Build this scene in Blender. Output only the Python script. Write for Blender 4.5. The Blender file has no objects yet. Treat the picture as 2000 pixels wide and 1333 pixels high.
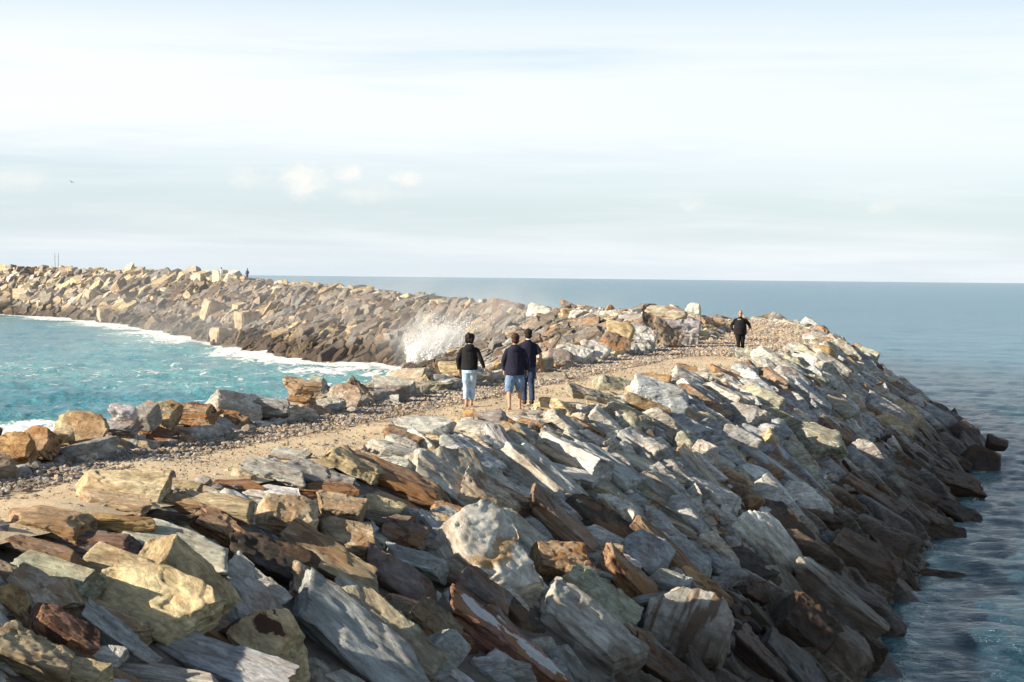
import bpy, bmesh, math, random
import numpy as np
from mathutils import Vector, Matrix, Euler
from mathutils.bvhtree import BVHTree

R = math.radians
random.seed(7)
RNG = np.random.default_rng(11)
SC = bpy.context.scene
COL = SC.collection

# ------------------------------------------------------------------ camera
FPX, CAMZ = 3333.33, 7.5                 # focal length in photo pixels, eye height above the water
PITCH, ROLL = math.atan(124 / FPX), math.atan(0.0104)
fw = Vector((0, math.cos(PITCH), -math.sin(PITCH)))
rt0 = Vector((1, 0, 0)); up0 = rt0.cross(fw)
rt = rt0 * math.cos(ROLL) + up0 * math.sin(ROLL)
up = up0 * math.cos(ROLL) - rt0 * math.sin(ROLL)
cam_d = bpy.data.cameras.new('camera'); cam = bpy.data.objects.new('camera', cam_d); COL.objects.link(cam)
cam_d.lens = 60; cam_d.sensor_width = 36; cam_d.clip_end = 60000; cam_d.clip_start = 0.5
cam.matrix_world = Matrix(((rt.x, up.x, -fw.x, 0), (rt.y, up.y, -fw.y, 0), (rt.z, up.z, -fw.z, CAMZ), (0, 0, 0, 1)))
SC.camera = cam
SC.cycles.volume_bounces = 2
EYE = Vector((0, 0, CAMZ))
def ray(px, py):
    return (fw + rt * ((px - 1000) / FPX) + up * ((666.5 - py) / FPX))
def at(px, py, D):
    d = ray(px, py); return EYE + d * (D / d.y)

# ------------------------------------------------------------------ light
SUN_AZ = math.atan2(-1.0, -0.36); SUN_EL = R(23)
sd = Vector((math.sin(SUN_AZ) * math.cos(SUN_EL), math.cos(SUN_AZ) * math.cos(SUN_EL), math.sin(SUN_EL)))
sl = bpy.data.lights.new('sun', 'SUN'); sl.energy = 5.0; sl.angle = R(0.55); sl.color = (1.0, 0.88, 0.70)
so = bpy.data.objects.new('sun', sl); COL.objects.link(so)
so.rotation_euler = sd.to_track_quat('Z', 'Y').to_euler(); so.location = (-60, -20, 60)
SC.view_settings.view_transform = 'Standard'; SC.view_settings.look = 'None'
SC.view_settings.exposure = 1.1; SC.view_settings.gamma = 1.0

# ------------------------------------------------------------------ node helper
class G:
    def __init__(s, nt): s.nt = nt
    def n(s, t, props=None, **inp):
        nd = s.nt.nodes.new(t)
        for k, v in (props or {}).items(): setattr(nd, k, v)
        for k, v in inp.items():
            k2 = int(k[1:]) if k[0] == 'i' and k[1:].isdigit() else k.replace('_', ' ')
            s.set(nd.inputs[k2], v)
        return nd
    def set(s, sock, v):
        if isinstance(v, bpy.types.NodeSocket): s.nt.links.new(v, sock)
        elif isinstance(v, bpy.types.Node): s.nt.links.new(v.outputs[0], sock)
        else: sock.default_value = v
    def math(s, op, a, b=0.0, c=0.0, clamp=False):
        nd = s.n('ShaderNodeMath', {'operation': op, 'use_clamp': clamp}); s.set(nd.inputs[0], a); s.set(nd.inputs[1], b)
        if op in ('MULTIPLY_ADD', 'SMOOTH_MIN', 'COMPARE'): s.set(nd.inputs[2], c)
        return nd.outputs[0]
    def mr(s, v, a, b, c=0.0, d=1.0, smooth=True):
        nd = s.n('ShaderNodeMapRange', {'interpolation_type': 'SMOOTHSTEP' if smooth else 'LINEAR', 'clamp': True})
        for i, q in enumerate((v, a, b, c, d)): s.set(nd.inputs[i], q)
        return nd.outputs[0]
    def noise(s, vec, scale, detail=5.0, rough=0.55, dist=0.0, typ=None):
        nd = s.n('ShaderNodeTexNoise', {'noise_dimensions': '3D'}, Vector=vec, Scale=scale, Detail=detail, Roughness=rough, Distortion=dist)
        return nd.outputs[0]
    def mix(s, f, a, b, blend='MIX'):
        nd = s.n('ShaderNodeMix', {'data_type': 'RGBA', 'blend_type': blend, 'clamp_factor': True})
        s.set(nd.inputs[0], f); s.set(nd.inputs[6], a); s.set(nd.inputs[7], b); return nd.outputs[2]
    def vmap(s, vec, scale, loc=(0, 0, 0), rot=(0, 0, 0)):
        nd = s.n('ShaderNodeMapping', Vector=vec, Location=loc, Rotation=rot, Scale=scale); return nd.outputs[0]
    def scl(s, col, f):
        nd = s.n('ShaderNodeVectorMath', {'operation': 'SCALE'}); s.set(nd.inputs[0], col); s.set(nd.inputs[3], f); return nd.outputs[0]

# ------------------------------------------------------------------ sky
W = bpy.data.worlds.new('World'); SC.world = W; W.use_nodes = True
g = G(W.node_tree); g.nt.nodes.clear()
tex = g.n('ShaderNodeTexSky', {'sky_type': 'NISHITA', 'sun_disc': False, 'sun_elevation': SUN_EL, 'sun_rotation': SUN_AZ % (2 * math.pi),
                               'altitude': 10, 'air_density': 1.0, 'dust_density': 0.6, 'ozone_density': 1.6})
tc = g.n('ShaderNodeTexCoord').outputs['Generated']
sp = g.n('ShaderNodeSeparateXYZ', Vector=tc)
el = sp.outputs[2]; az = g.math('ARCTAN2', sp.outputs[0], sp.outputs[1])
pol = g.n('ShaderNodeCombineXYZ', X=az, Y=el, Z=0.0).outputs[0]
st = g.noise(g.vmap(pol, (2.2, 30, 1), (3.1, 1.7, 0)), 1.0, 6, 0.55, 0.4)
st2 = g.noise(g.vmap(pol, (5, 60, 1), (9.1, 4.7, 0)), 1.0, 7, 0.6, 0.5)
stm = g.math('ADD', g.math('MULTIPLY', st, 0.65), g.math('MULTIPLY', st2, 0.35))
band = g.math('MULTIPLY', g.mr(el, 0.03, 0.085), g.mr(el, 0.175, 0.12))
side = g.mr(az, 0.35, -0.3, 0.72, 1.0)
veil = g.math('MULTIPLY', g.math('MULTIPLY', band, g.mr(stm, 0.27, 0.55)), side)
wisps = g.math('MULTIPLY', g.mr(stm, 0.42, 0.68), g.mr(el, 0.22, 0.12, 0.0, 0.7))
veil = g.math('MAXIMUM', veil, wisps)
low = g.mr(el, 0.09, 0.0)
c = g.mix(g.math('MULTIPLY', low, 0.85), g.scl(tex.outputs[0], 0.6), (4.1, 4.7, 5.2, 1))
tint = g.mr(el, 0.85, 0.15)
c = g.mix(g.math('MULTIPLY', g.math('MULTIPLY', tint, g.mr(el, 0.0, 0.09)), 0.75), c, (4.25, 5.0, 5.55, 1))
c = g.mix(g.math('MULTIPLY', veil, 0.85), c, (5.25, 5.38, 5.4, 1))
cum = None
wob = g.noise(g.vmap(pol, (70, 110, 1)), 1.0, 8, 0.68, 0.6); wrp = g.math('MULTIPLY', g.math('SUBTRACT', g.noise(g.vmap(pol, (40, 60, 1), (7, 2, 0)), 1.0, 5, 0.6), 0.5), 1.6)
for (px, py, rx, ry) in ((592, 352, 60, 42), (676, 338, 40, 22), (800, 352, 36, 20), (720, 378, 70, 22), (1355, 402, 32, 16), (1725, 405, 30, 14), (40, 352, 70, 26), (480, 345, 60, 26)):
    d = ray(px, py).normalized(); a0, e0 = math.atan2(d.x, d.y), d.z
    dx = g.math('ADD', wrp, g.math('MULTIPLY', g.math('SUBTRACT', az, a0), FPX / rx)); dy = g.math('MULTIPLY', g.math('SUBTRACT', el, e0), FPX / ry)
    r2 = g.math('ADD', g.math('MULTIPLY', dx, dx), g.math('MULTIPLY', dy, dy))
    amt = 0.85 if px in (592, 676, 800) else 0.4
    q = g.math('MULTIPLY', g.mr(g.math('SUBTRACT', g.math('MULTIPLY', wob, 2.6), r2), 0.25, 1.8), amt)
    cum = q if cum is None else g.math('MAXIMUM', cum, q)
c = g.mix(cum, c, (5.3, 5.2, 4.9, 1))
bg = g.n('ShaderNodeBackground', Color=c, Strength=0.092)
g.n('ShaderNodeOutputWorld', Surface=bg.outputs[0])

# ------------------------------------------------------------------ mesh helpers
def link(name, me, mat=None, parent=None, **props):
    o = bpy.data.objects.new(name, me); COL.objects.link(o)
    if mat and me is not None: me.materials.append(mat)
    if parent: o.parent = parent
    for k, v in props.items(): o[k] = v
    return o
def tri_mesh(name, V, F, smooth=False, attrs=None):
    me = bpy.data.meshes.new(name); V = np.asarray(V, np.float32); F = np.asarray(F, np.int32)
    k = F.shape[1]
    me.vertices.add(len(V)); me.vertices.foreach_set('co', V.ravel())
    me.loops.add(F.size); me.loops.foreach_set('vertex_index', F.ravel())
    me.polygons.add(len(F)); me.polygons.foreach_set('loop_start', np.arange(0, F.size, k, dtype=np.int32))
    me.polygons.foreach_set('use_smooth', np.full(len(F), smooth))
    for nm, (typ, dat) in (attrs or {}).items():
        a = me.attributes.new(nm, typ, 'POINT')
        a.data.foreach_set('color' if typ == 'FLOAT_COLOR' else 'value', np.asarray(dat, np.float32).ravel())
    me.update(calc_edges=True); return me
def vhash(ix, iy, iz):
    h = (ix.astype(np.int64) * 374761393 + iy.astype(np.int64) * 668265263 + iz.astype(np.int64) * 2147483647) & 0xffffffff
    h = ((h ^ (h >> 13)) * 1274126177) & 0xffffffff
    return ((h ^ (h >> 16)) & 0xffff) / 65535.0
def vnoise(P):
    P = np.asarray(P, float); I = np.floor(P).astype(np.int64); f = P - I; f = f * f * (3 - 2 * f); r = 0
    for dx in (0, 1):
        for dy in (0, 1):
            for dz in (0, 1):
                w = (f[:, 0] if dx else 1 - f[:, 0]) * (f[:, 1] if dy else 1 - f[:, 1]) * (f[:, 2] if dz else 1 - f[:, 2])
                r = r + w * vhash(I[:, 0] + dx, I[:, 1] + dy, I[:, 2] + dz)
    return r * 2 - 1
def fbm(P, octv=4, rough=0.5):
    a, s, r = 1.0, 1.0, 0
    for i in range(octv):
        r = r + a * vnoise(P * s + i * 17.3); s *= 2.03; a *= rough
    return r
def remeshed(bm, voxel, smooth_it=0):
    me = bpy.data.meshes.new('tmp'); bm.to_mesh(me); bm.free()
    o = bpy.data.objects.new('tmp', me); COL.objects.link(o)
    m = o.modifiers.new('r', 'REMESH'); m.mode = 'VOXEL'; m.voxel_size = voxel
    if smooth_it:
        m = o.modifiers.new('s', 'SMOOTH'); m.factor = 0.5; m.iterations = smooth_it
    dg = bpy.context.evaluated_depsgraph_get(); dg.update()
    me2 = bpy.data.meshes.new_from_object(o.evaluated_get(dg))
    bpy.data.objects.remove(o); bpy.data.meshes.remove(me)
    return me2

# ------------------------------------------------------------------ materials
def new_mat(name):
    m = bpy.data.materials.new(name); m.use_nodes = True; g = G(m.node_tree); g.nt.nodes.clear()
    b = g.n('ShaderNodeBsdfPrincipled'); g.n('ShaderNodeOutputMaterial', Surface=b.outputs[0]); return m, g, b
def rock_mat(name, individual, mark=None):
    m, g, b = new_mat(name)
    geo = g.n('ShaderNodeNewGeometry'); pos = geo.outputs['Position']
    if individual:
        oi = g.n('ShaderNodeObjectInfo'); base = oi.outputs['Color']; rust_amt = oi.outputs['Alpha']
        off = g.scl((13.0, 7.0, 29.0), oi.outputs['Random'])
        v = g.n('ShaderNodeVectorMath', {'operation': 'ADD'}, i0=g.n('ShaderNodeTexCoord').outputs['Object'], i1=off).outputs[0]
    else:
        at_ = g.n('ShaderNodeAttribute', {'attribute_name': 'col'}); base = at_.outputs['Color']; rust_amt = at_.outputs['Alpha']
        v = g.vmap(pos, (1, 1, 1.6), rot=(0.5, 0.35, 0.2))
    gr = g.vmap(v, (0.85, 1.25, 1.7), rot=(0.1, 0.08, 0.15))
    n1 = g.noise(gr, 1.7, 7, 0.62, 0.3)
    n2 = g.noise(g.vmap(v, (1.0, 1.5, 2.0), rot=(0.1, 0.08, 0.15)), 5.5, 9, 0.68)
    bed = g.noise(g.vmap(v, (0.9, 0.9, 7.0), rot=(0.12, 0.2, 0)), 1.3, 6, 0.6, 0.6)
    c = g.mix(1.0, base, g.scl((1, 1, 1), g.mr(n1, 0.25, 0.75, 0.62, 1.32)), 'MULTIPLY')
    c = g.mix(1.0, c, g.scl((1, 1, 1), g.mr(n2, 0.28, 0.72, 0.60, 1.32)), 'MULTIPLY')
    c = g.mix(g.mr(bed, 0.50, 0.66, 0, 0.55), c, g.mix(1.0, c, (0.62, 0.50, 0.40, 1), 'MULTIPLY'))
    lo = g.noise(g.vmap(v, (1, 1, 1), (5.2, 3.1, 8.8)), 1.25, 5, 0.62, 0.8)
    c = g.mix(g.math('MULTIPLY', g.mr(lo, 0.50, 0.555), g.math('MULTIPLY', rust_amt, 1.5, clamp=True)), c, (0.30, 0.155, 0.065, 1))
    lo2 = g.noise(g.vmap(v, (1, 1, 1.4), (1.2, 9.1, 2.8)), 1.6, 6, 0.66, 1.0)
    c = g.mix(g.math('MULTIPLY', g.mr(lo2, 0.56, 0.60), g.math('MULTIPLY', rust_amt, 1.7, clamp=True)), c, (0.12, 0.055, 0.035, 1))
    vein = g.math('ABSOLUTE', g.math('SUBTRACT', g.noise(v, 1.9, 4, 0.5, 1.6), 0.5))
    c = g.mix(g.mr(vein, 0.008, 0.0, 0, 0.35), c, (0.06, 0.045, 0.035, 1))
    if mark:
        oc = g.n('ShaderNodeSeparateXYZ', Vector=g.n('ShaderNodeTexCoord').outputs['Object'])
        wob = g.math('MULTIPLY', g.math('SUBTRACT', g.noise(v, 2.4, 8, 0.68), 0.5), 0.75)
        ox, oy = g.math('ADD', oc.outputs[0], wob), g.math('ADD', oc.outputs[1], wob)
        def spot(cx, cy, rx, ry, lo, hi):
            a_ = g.math('DIVIDE', g.math('SUBTRACT', ox, cx), rx); b_ = g.math('DIVIDE', g.math('SUBTRACT', oy, cy), ry)
            return g.mr(g.math('ADD', g.math('MULTIPLY', a_, a_), g.math('MULTIPLY', b_, b_)), lo, hi)
        if mark == 'streak': c = g.mix(g.math('MULTIPLY', spot(0.02, 0.0, 0.085, 0.5, 1.5, 0.1), 0.8), c, (0.40, 0.22, 0.07, 1))
        if mark == 'bare': c = g.mix(g.math('MAXIMUM', spot(-0.22, 0.02, 0.17, 0.13, 1.05, 0.95), spot(0.18, -0.03, 0.22, 0.15, 1.05, 0.95)), c, (0.58, 0.57, 0.56, 1))
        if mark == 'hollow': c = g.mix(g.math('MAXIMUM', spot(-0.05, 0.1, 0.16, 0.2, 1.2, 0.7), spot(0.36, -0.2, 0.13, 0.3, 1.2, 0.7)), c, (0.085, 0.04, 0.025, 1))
        if mark == 'stripes': c = g.mix(g.mr(g.noise(g.vmap(v, (7, 0.8, 0.8)), 1.2, 4, 0.6), 0.45, 0.6), c, (0.17, 0.12, 0.08, 1))
    z = g.n('ShaderNodeSeparateXYZ', Vector=pos).outputs[2]
    wz = g.math('ADD', z, g.math('MULTIPLY', g.math('SUBTRACT', g.noise(pos, 0.6, 5, 0.6), 0.5), 1.8))
    wet = g.mr(wz, 2.35, 1.0)
    # the tide line: weed and black lichen on the lower rocks
    c = g.mix(g.math('MULTIPLY', wet, 0.9), c, g.mix(1.0, g.mix(0.55, c, (0.16, 0.12, 0.085, 1)), (0.33, 0.285, 0.25, 1), 'MULTIPLY'))
    g.set(b.inputs['Base Color'], c)
    g.set(b.inputs['Roughness'], g.mr(wet, 0, 1, 0.9, 0.62)); g.set(b.inputs['Specular IOR Level'], 0.3)
    hb = g.math('ADD', g.math('MULTIPLY', g.noise(gr, 3.2, 10, 0.66, 0.2), 0.55), g.math('ADD', g.math('MULTIPLY', bed, 0.45), g.math('MULTIPLY', n2, 0.45)))
    hb = g.math('ADD', hb, g.math('MULTIPLY', g.mr(vein, 0.015, 0.0), -0.07))
    hb = g.math('ADD', hb, g.math('MULTIPLY', g.noise(v, 24, 7, 0.78), 0.5))
    g.set(b.inputs['Normal'], g.n('ShaderNodeBump', Strength=0.95, Distance=0.075, Height=hb).outputs[0])
    return m
M_ROCK = rock_mat('weathered_sandstone', True); M_STUFF = rock_mat('rubble_stone', False)
MARKED = {53: 'streak', 57: 'bare', 21: 'hollow', 79: 'stripes', 14: 'hollow'}
M_MARK = {k: rock_mat(k + '_sandstone', True, k) for k in set(MARKED.values())}
def plain(name, col, rough=0.8, var=0.25, scale=30, bump=0.0, sheen=0.0):
    m, g, b = new_mat(name); v = g.n('ShaderNodeTexCoord').outputs['Object']
    n = g.noise(v, scale, 5, 0.6)
    g.set(b.inputs['Base Color'], g.mix(1.0, (*col, 1), g.scl((1, 1, 1), g.mr(n, 0.25, 0.75, 1 - var, 1 + var)), 'MULTIPLY'))
    b.inputs['Roughness'].default_value = rough; b.inputs['Specular IOR Level'].default_value = 0.25
    if bump: g.set(b.inputs['Normal'], g.n('ShaderNodeBump', Strength=0.6, Distance=bump, Height=n).outputs[0])
    return m

# ------------------------------------------------------------------ breakwater plan: cross-sections along its length
def grow(D): return float(np.interp(D, [25, 38, 50, 71], [0, 1.2, 1.5, 2.3]))
n_ = Vector((0.957, -0.29))
stations = []          # each: left foot, left crest back, left crest, path left, path right, right crest, right mid, right foot
for D in (-6, 4, 12, 20, 28, 36, 44, 52, 60, 68, 76, 82):
    Rp = Vector((-5.7 + 0.3 * (D - 22) + grow(D), D)); Lp = Vector((-7.2 + 0.288 * (D - 26), D + 0.8))
    toe = Vector((5.4 + 0.326 * (D - 31.9), D - 3.0)); Rc = Rp + n_ * 0.9
    md = Rc.lerp(toe, 0.45)
    lf = Lp - n_ * 8.2
    stations.append([(lf.x, lf.y, 0), (*(Lp - n_ * 2.1), 4.3), (*(Lp - n_ * 0.9), 4.45), (*Lp, 4.4), (*Rp, 4.4), (*Rc, 4.2), (*md, 2.55), (*toe, 0)])
def stn(lf, lc, zc, lp, zp, rp, rf):
    lc2 = Vector(lc).lerp(Vector(lf), 0.12); rc = Vector(rp).lerp(Vector(rf), 0.12); md = Vector(rp).lerp(Vector(rf), 0.5)
    stations.append([(*lf, 0), (*lc2, zc - 0.25), (*lc, zc), (*lp, zp), (*rp, zp), (*rc, zp - 0.15), (*md, zp * 0.55), (*rf, 0)])
stn((-0.8, 99), (10.3, 95), 4.9, (11.6, 94.5), 4.6, (16.4, 92), (22.4, 87))
stn((-5, 112), (9.3, 107), 5.1, (11, 106.5), 4.9, (16, 106.5), (23.3, 107))
stn((-8.6, 123), (5.5, 120), 5.0, (7, 121), 4.6, (11, 123), (20.5, 128))
stn((-7.2, 135), (1.6, 131), 5.0, (3.2, 132), 4.5, (7.5, 134), (18, 140))
stn((-11, 149), (-3, 146), 5.2, (-1.3, 147), 4.6, (2.5, 149), (12, 155))
stn((-19, 154.5), (-9, 160), 5.5, (-7, 161), 4.8, (-3.5, 163), (6, 170))
stn((-31, 185), (-20, 190), 5.9, (-18, 191), 5.2, (-14.5, 193), (-5, 199))
stn((-45, 222), (-33, 226), 6.2, (-31, 227), 5.5, (-27, 229), (-18, 235))
stn((-62, 262), (-50, 270), 6.9, (-48, 271), 6.2, (-44, 274), (-35, 280))
stn((-84, 298), (-75, 311), 7.5, (-73, 313), 6.8, (-70, 316), (-62, 325))
stn((-107, 322), (-100, 337), 7.7, (-98, 339), 7.0, (-96, 343), (-90, 354))
stn((-150, 352), (-145, 366), 7.7, (-143, 369), 7.0, (-141, 373), (-137, 386))
# extend each side under water, then subdivide along the length
S0 = np.array(stations, float)
lext = S0[:, 0] + (S0[:, 0] - S0[:, 1]) * 0.45; lext[:, 2] = -2.2
rext = S0[:, -1] + (S0[:, -1] - S0[:, -2]) * 0.6; rext[:, 2] = -2.2
S0 = np.concatenate([lext[:, None], S0, rext[:, None]], 1)
t0 = np.arange(len(S0)); t1 = np.linspace(0, len(S0) - 1, (len(S0) - 1) * 4 + 1)
def cr(A, t):              # Catmull-Rom along the stations
    i = np.clip(np.floor(t).astype(int), 0, len(A) - 2); f = (t - i)[:, None, None]
    p0, p1, p2, p3 = A[np.clip(i - 1, 0, None)], A[i], A[i + 1], A[np.clip(i + 2, None, len(A) - 1)]
    return 0.5 * (2 * p1 + (p2 - p0) * f + (2 * p0 - 5 * p1 + 4 * p2 - p3) * f * f + (3 * p1 - p0 - 3 * p2 + p3) * f ** 3)
S = cr(S0, t1)
ns, nc = S.shape[:2]
V = S.reshape(-1, 3); F = []
for i in range(ns - 1):
    for j in range(nc - 1):
        a = i * nc + j; F.append((a, a + 1, a + nc + 1, a + nc))
F = np.array(F)
core_bvh = BVHTree.FromPolygons([Vector(v) for v in V], [tuple(f) for f in F])
core_me = tri_mesh('embankment', V - np.array([0, 0, 0.12]), F, True)
M_CORE = plain('rubble_earth', (0.13, 0.11, 0.09), 0.95, 0.4, 3)
link('embankment', core_me, M_CORE, kind='structure')
def hit(px, py):
    d = ray(px, py); h = core_bvh.ray_cast(EYE, d.normalized()); return h
def ground(x, y):
    h = core_bvh.ray_cast(Vector((x, y, 60)), Vector((0, 0, -1))); return h[0].z if h[0] else 0.0

# path sheet, laid 2 cm over the embankment, finely divided so that it is worn and uneven
PV = []; m_ = 26; pt = np.linspace(0, len(S0) - 1, (len(S0) - 1) * 24 + 1); Sp = cr(S0, pt)
for s_ in Sp:
    Lp, Rp = s_[4], s_[5]
    for k in range(m_):
        f = -0.12 + 1.30 * k / (m_ - 1); p = Lp + (Rp - Lp) * f
        PV.append(p)
PV = np.array(PV)
gz = np.array([ground(p[0], p[1]) for p in PV]); PV[:, 2] = np.maximum(gz, PV[:, 2] - 0.25) + 0.03
PV[:, 2] += 0.05 * fbm(PV * np.array([0.5, 0.5, 0]), 3) + 0.02 * vnoise(PV * np.array([3.0, 3.0, 0]))
PF = np.array([(i * m_ + j, i * m_ + j + 1, (i + 1) * m_ + j + 1, (i + 1) * m_ + j) for i in range(len(Sp) - 1) for j in range(m_ - 1)])
m, g, b = new_mat('sandy_track'); pos = g.n('ShaderNodeNewGeometry').outputs['Position']
na = g.noise(pos, 0.9, 6, 0.6); nb = g.noise(pos, 9, 6, 0.7); ncx = g.noise(pos, 40, 4, 0.7)
c = g.mix(g.mr(na, 0.35, 0.65), (0.64, 0.51, 0.345, 1), (0.55, 0.43, 0.29, 1))
c = g.mix(g.mr(nb, 0.52, 0.74, 0, 0.5), c, (0.36, 0.27, 0.18, 1))
c = g.mix(g.mr(ncx, 0.6, 0.75, 0, 0.5), c, (0.22, 0.19, 0.16, 1))
g.set(b.inputs['Base Color'], c); b.inputs['Roughness'].default_value = 0.95; b.inputs['Specular IOR Level'].default_value = 0.15
g.set(b.inputs['Normal'], g.n('ShaderNodeBump', Strength=0.9, Distance=0.06, Height=g.math('ADD', nb, g.math('MULTIPLY', ncx, 0.5))).outputs[0])
link('path', tri_mesh('path', PV, PF, True), m, kind='structure')

# ------------------------------------------------------------------ rocks: shapes
def rock_bm(aspect, rnd, cuts):
    bm = bmesh.new(); bmesh.ops.create_cube(bm, size=2.0)
    def cut(nrm, d):
        nrm = Vector(nrm).normalized()
        r = bmesh.ops.bisect_plane(bm, geom=bm.verts[:] + bm.edges[:] + bm.faces[:], plane_co=nrm * d, plane_no=nrm, clear_outer=True)
        es = [e for e in r['geom_cut'] if isinstance(e, bmesh.types.BMEdge)]
        if es: bmesh.ops.contextual_create(bm, geom=es)
    j = lambda a: rnd.uniform(-a, a)
    for ax in range(3):
        for sgn in (-1, 1):
            v = [j(0.28), j(0.28), j(0.28)]; v[ax] = sgn
            cut(v, rnd.uniform(0.55, 0.8))
    for _ in range(cuts):
        v = Vector((j(1), j(1), j(1)))
        if v.length < 0.3: continue
        v.normalize(); sup = max(v.dot(x.co) for x in bm.verts)
        cut(v, sup * rnd.uniform(0.72, 0.92))
    bmesh.ops.recalc_face_normals(bm, faces=bm.faces)
    A = Vector(aspect)
    for x in bm.verts: x.co = Vector((x.co.x * A.x, x.co.y * A.y, x.co.z * A.z))
    return bm
def normalise(P):
    lo, hi = P.min(0), P.max(0); return (P - (lo + hi) / 2) / (hi - lo)
ASPECT = {'slab': (1, 0.50, 0.25), 'block': (1, 0.74, 0.56), 'round': (1, 0.82, 0.66), 'wedge': (1, 0.6, 0.45)}
CUTS = {'slab': 6, 'block': 6, 'round': 14, 'wedge': 9}
PROTO = {}
def to_tris(me):
    me.calc_loop_triangles(); n = len(me.loop_triangles); f = np.empty(n * 3, np.int32); me.loop_triangles.foreach_get('vertices', f); return f.reshape(-1, 3)
def coords(me):
    P = np.empty(len(me.vertices) * 3, np.float32); me.vertices.foreach_get('co', P); return P.reshape(-1, 3).astype(float)
def normals(me):
    P = np.empty(len(me.vertices) * 3, np.float32); me.vertices.foreach_get('normal', P); return P.reshape(-1, 3).astype(float)
def make_proto(kind, seed, res):
    rnd = random.Random(seed); bm = rock_bm(ASPECT[kind], rnd, CUTS[kind])
    if kind == 'wedge':
        for x in bm.verts: x.co.z *= 1.0 - 0.45 * x.co.x
    me = remeshed(bm, 1.5 / res, 0); P = coords(me); Nn = normals(me); o = seed * 3.7
    big = fbm(P * np.array([1.6, 2.0, 2.4]) + o, 2) * 0.03
    chip = -0.032 * np.clip((fbm(P * np.array([2.6, 3.2, 3.6]) + o + 50, 2) - 0.22) * 7, 0, 1) - 0.018 * np.clip((fbm(P * np.array([5, 6.5, 7]) + o + 90, 2) - 0.30) * 6, 0, 1)
    # bedding planes: ledges that step in and out along the thin axis
    tilt = P[:, 2] + 0.10 * P[:, 0] * math.sin(seed) + 0.03 * vnoise(P * 2 + o)
    step = vnoise(np.stack([np.floor(tilt * 16) * 1.37 + o, np.full(len(P), 0.3), np.full(len(P), 0.7)], 1)) * 0.040
    side = 1 - np.abs(Nn[:, 2]) ** 2
    fine = fbm(P * np.array([11, 15, 19]) + o, 3) * 0.008
    P = P + Nn * (big + chip + step * side * (1.0 if kind in ('slab', 'wedge') else 0.45) + fine)[:, None]
    P = normalise(P); me.vertices.foreach_set('co', P.astype(np.float32).ravel())
    me.polygons.foreach_set('use_smooth', np.ones(len(me.polygons), bool)); me.update(); return me
HI = {k: [make_proto(k, 100 * i + 7 * n, 58) for n in range(9 if k in ('slab', 'block') else 6)] for i, k in enumerate(ASPECT)}
MID = {k: [make_proto(k, 900 + 100 * i + 7 * n, 22) for n in range(8)] for i, k in enumerate(ASPECT)}
LOW = {}
for i, k in enumerate(ASPECT):
    LOW[k] = []
    for n in range(14):
        bm = rock_bm(ASPECT[k], random.Random(5000 + 100 * i + n), CUTS[k]); bmesh.ops.triangulate(bm, faces=bm.faces)
        me = bpy.data.meshes.new('t'); bm.to_mesh(me); bm.free(); LOW[k].append((normalise(coords(me)), to_tris(me)))
MIDA = {k: [(coords(me), to_tris(me)) for me in v] for k, v in MID.items()}
for v in HI.values():
    for me in v: me.materials.append(M_ROCK)
for v in MID.values():
    for me in v: me.materials.append(M_ROCK)

# base colours of the stone, with how much iron stain each takes (alpha)
PAL = {'cream': (.60, .49, .31, .18), 'pale': (.55, .53, .47, .14), 'white': (.63, .61, .56, .10), 'grey': (.39, .39, .375, .18), 'olive': (.38, .375, .29, .22),
       'tan': (.45, .36, .23, .28), 'orange': (.48, .32, .15, .4), 'rust': (.37, .25, .155, .7), 'brown': (.27, .205, .15, .4), 'dark': (.085, .068, .055, .2),
       'blue': (.40, .425, .43, .12), 'purple': (.23, .19, .185, .35), 'beige': (.49, .43, .34, .22), 'red': (.29, .155, .105, .7), 'umber': (.17, .15, .13, .15), 'dun': (.25, .225, .19, .15), 'slate': (.20, .195, .19, .1)}
WORD = {'cream': 'cream yellow', 'pale': 'pale sandy grey', 'white': 'whitish', 'grey': 'mid grey', 'olive': 'grey green', 'tan': 'tan', 'orange': 'orange', 'rust': 'rust stained',
        'brown': 'brown', 'dark': 'dark brown', 'blue': 'bluish grey', 'purple': 'purplish grey', 'beige': 'beige', 'red': 'reddish brown', 'umber': 'dull brown', 'dun': 'dun', 'slate': 'slate grey'}
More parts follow.
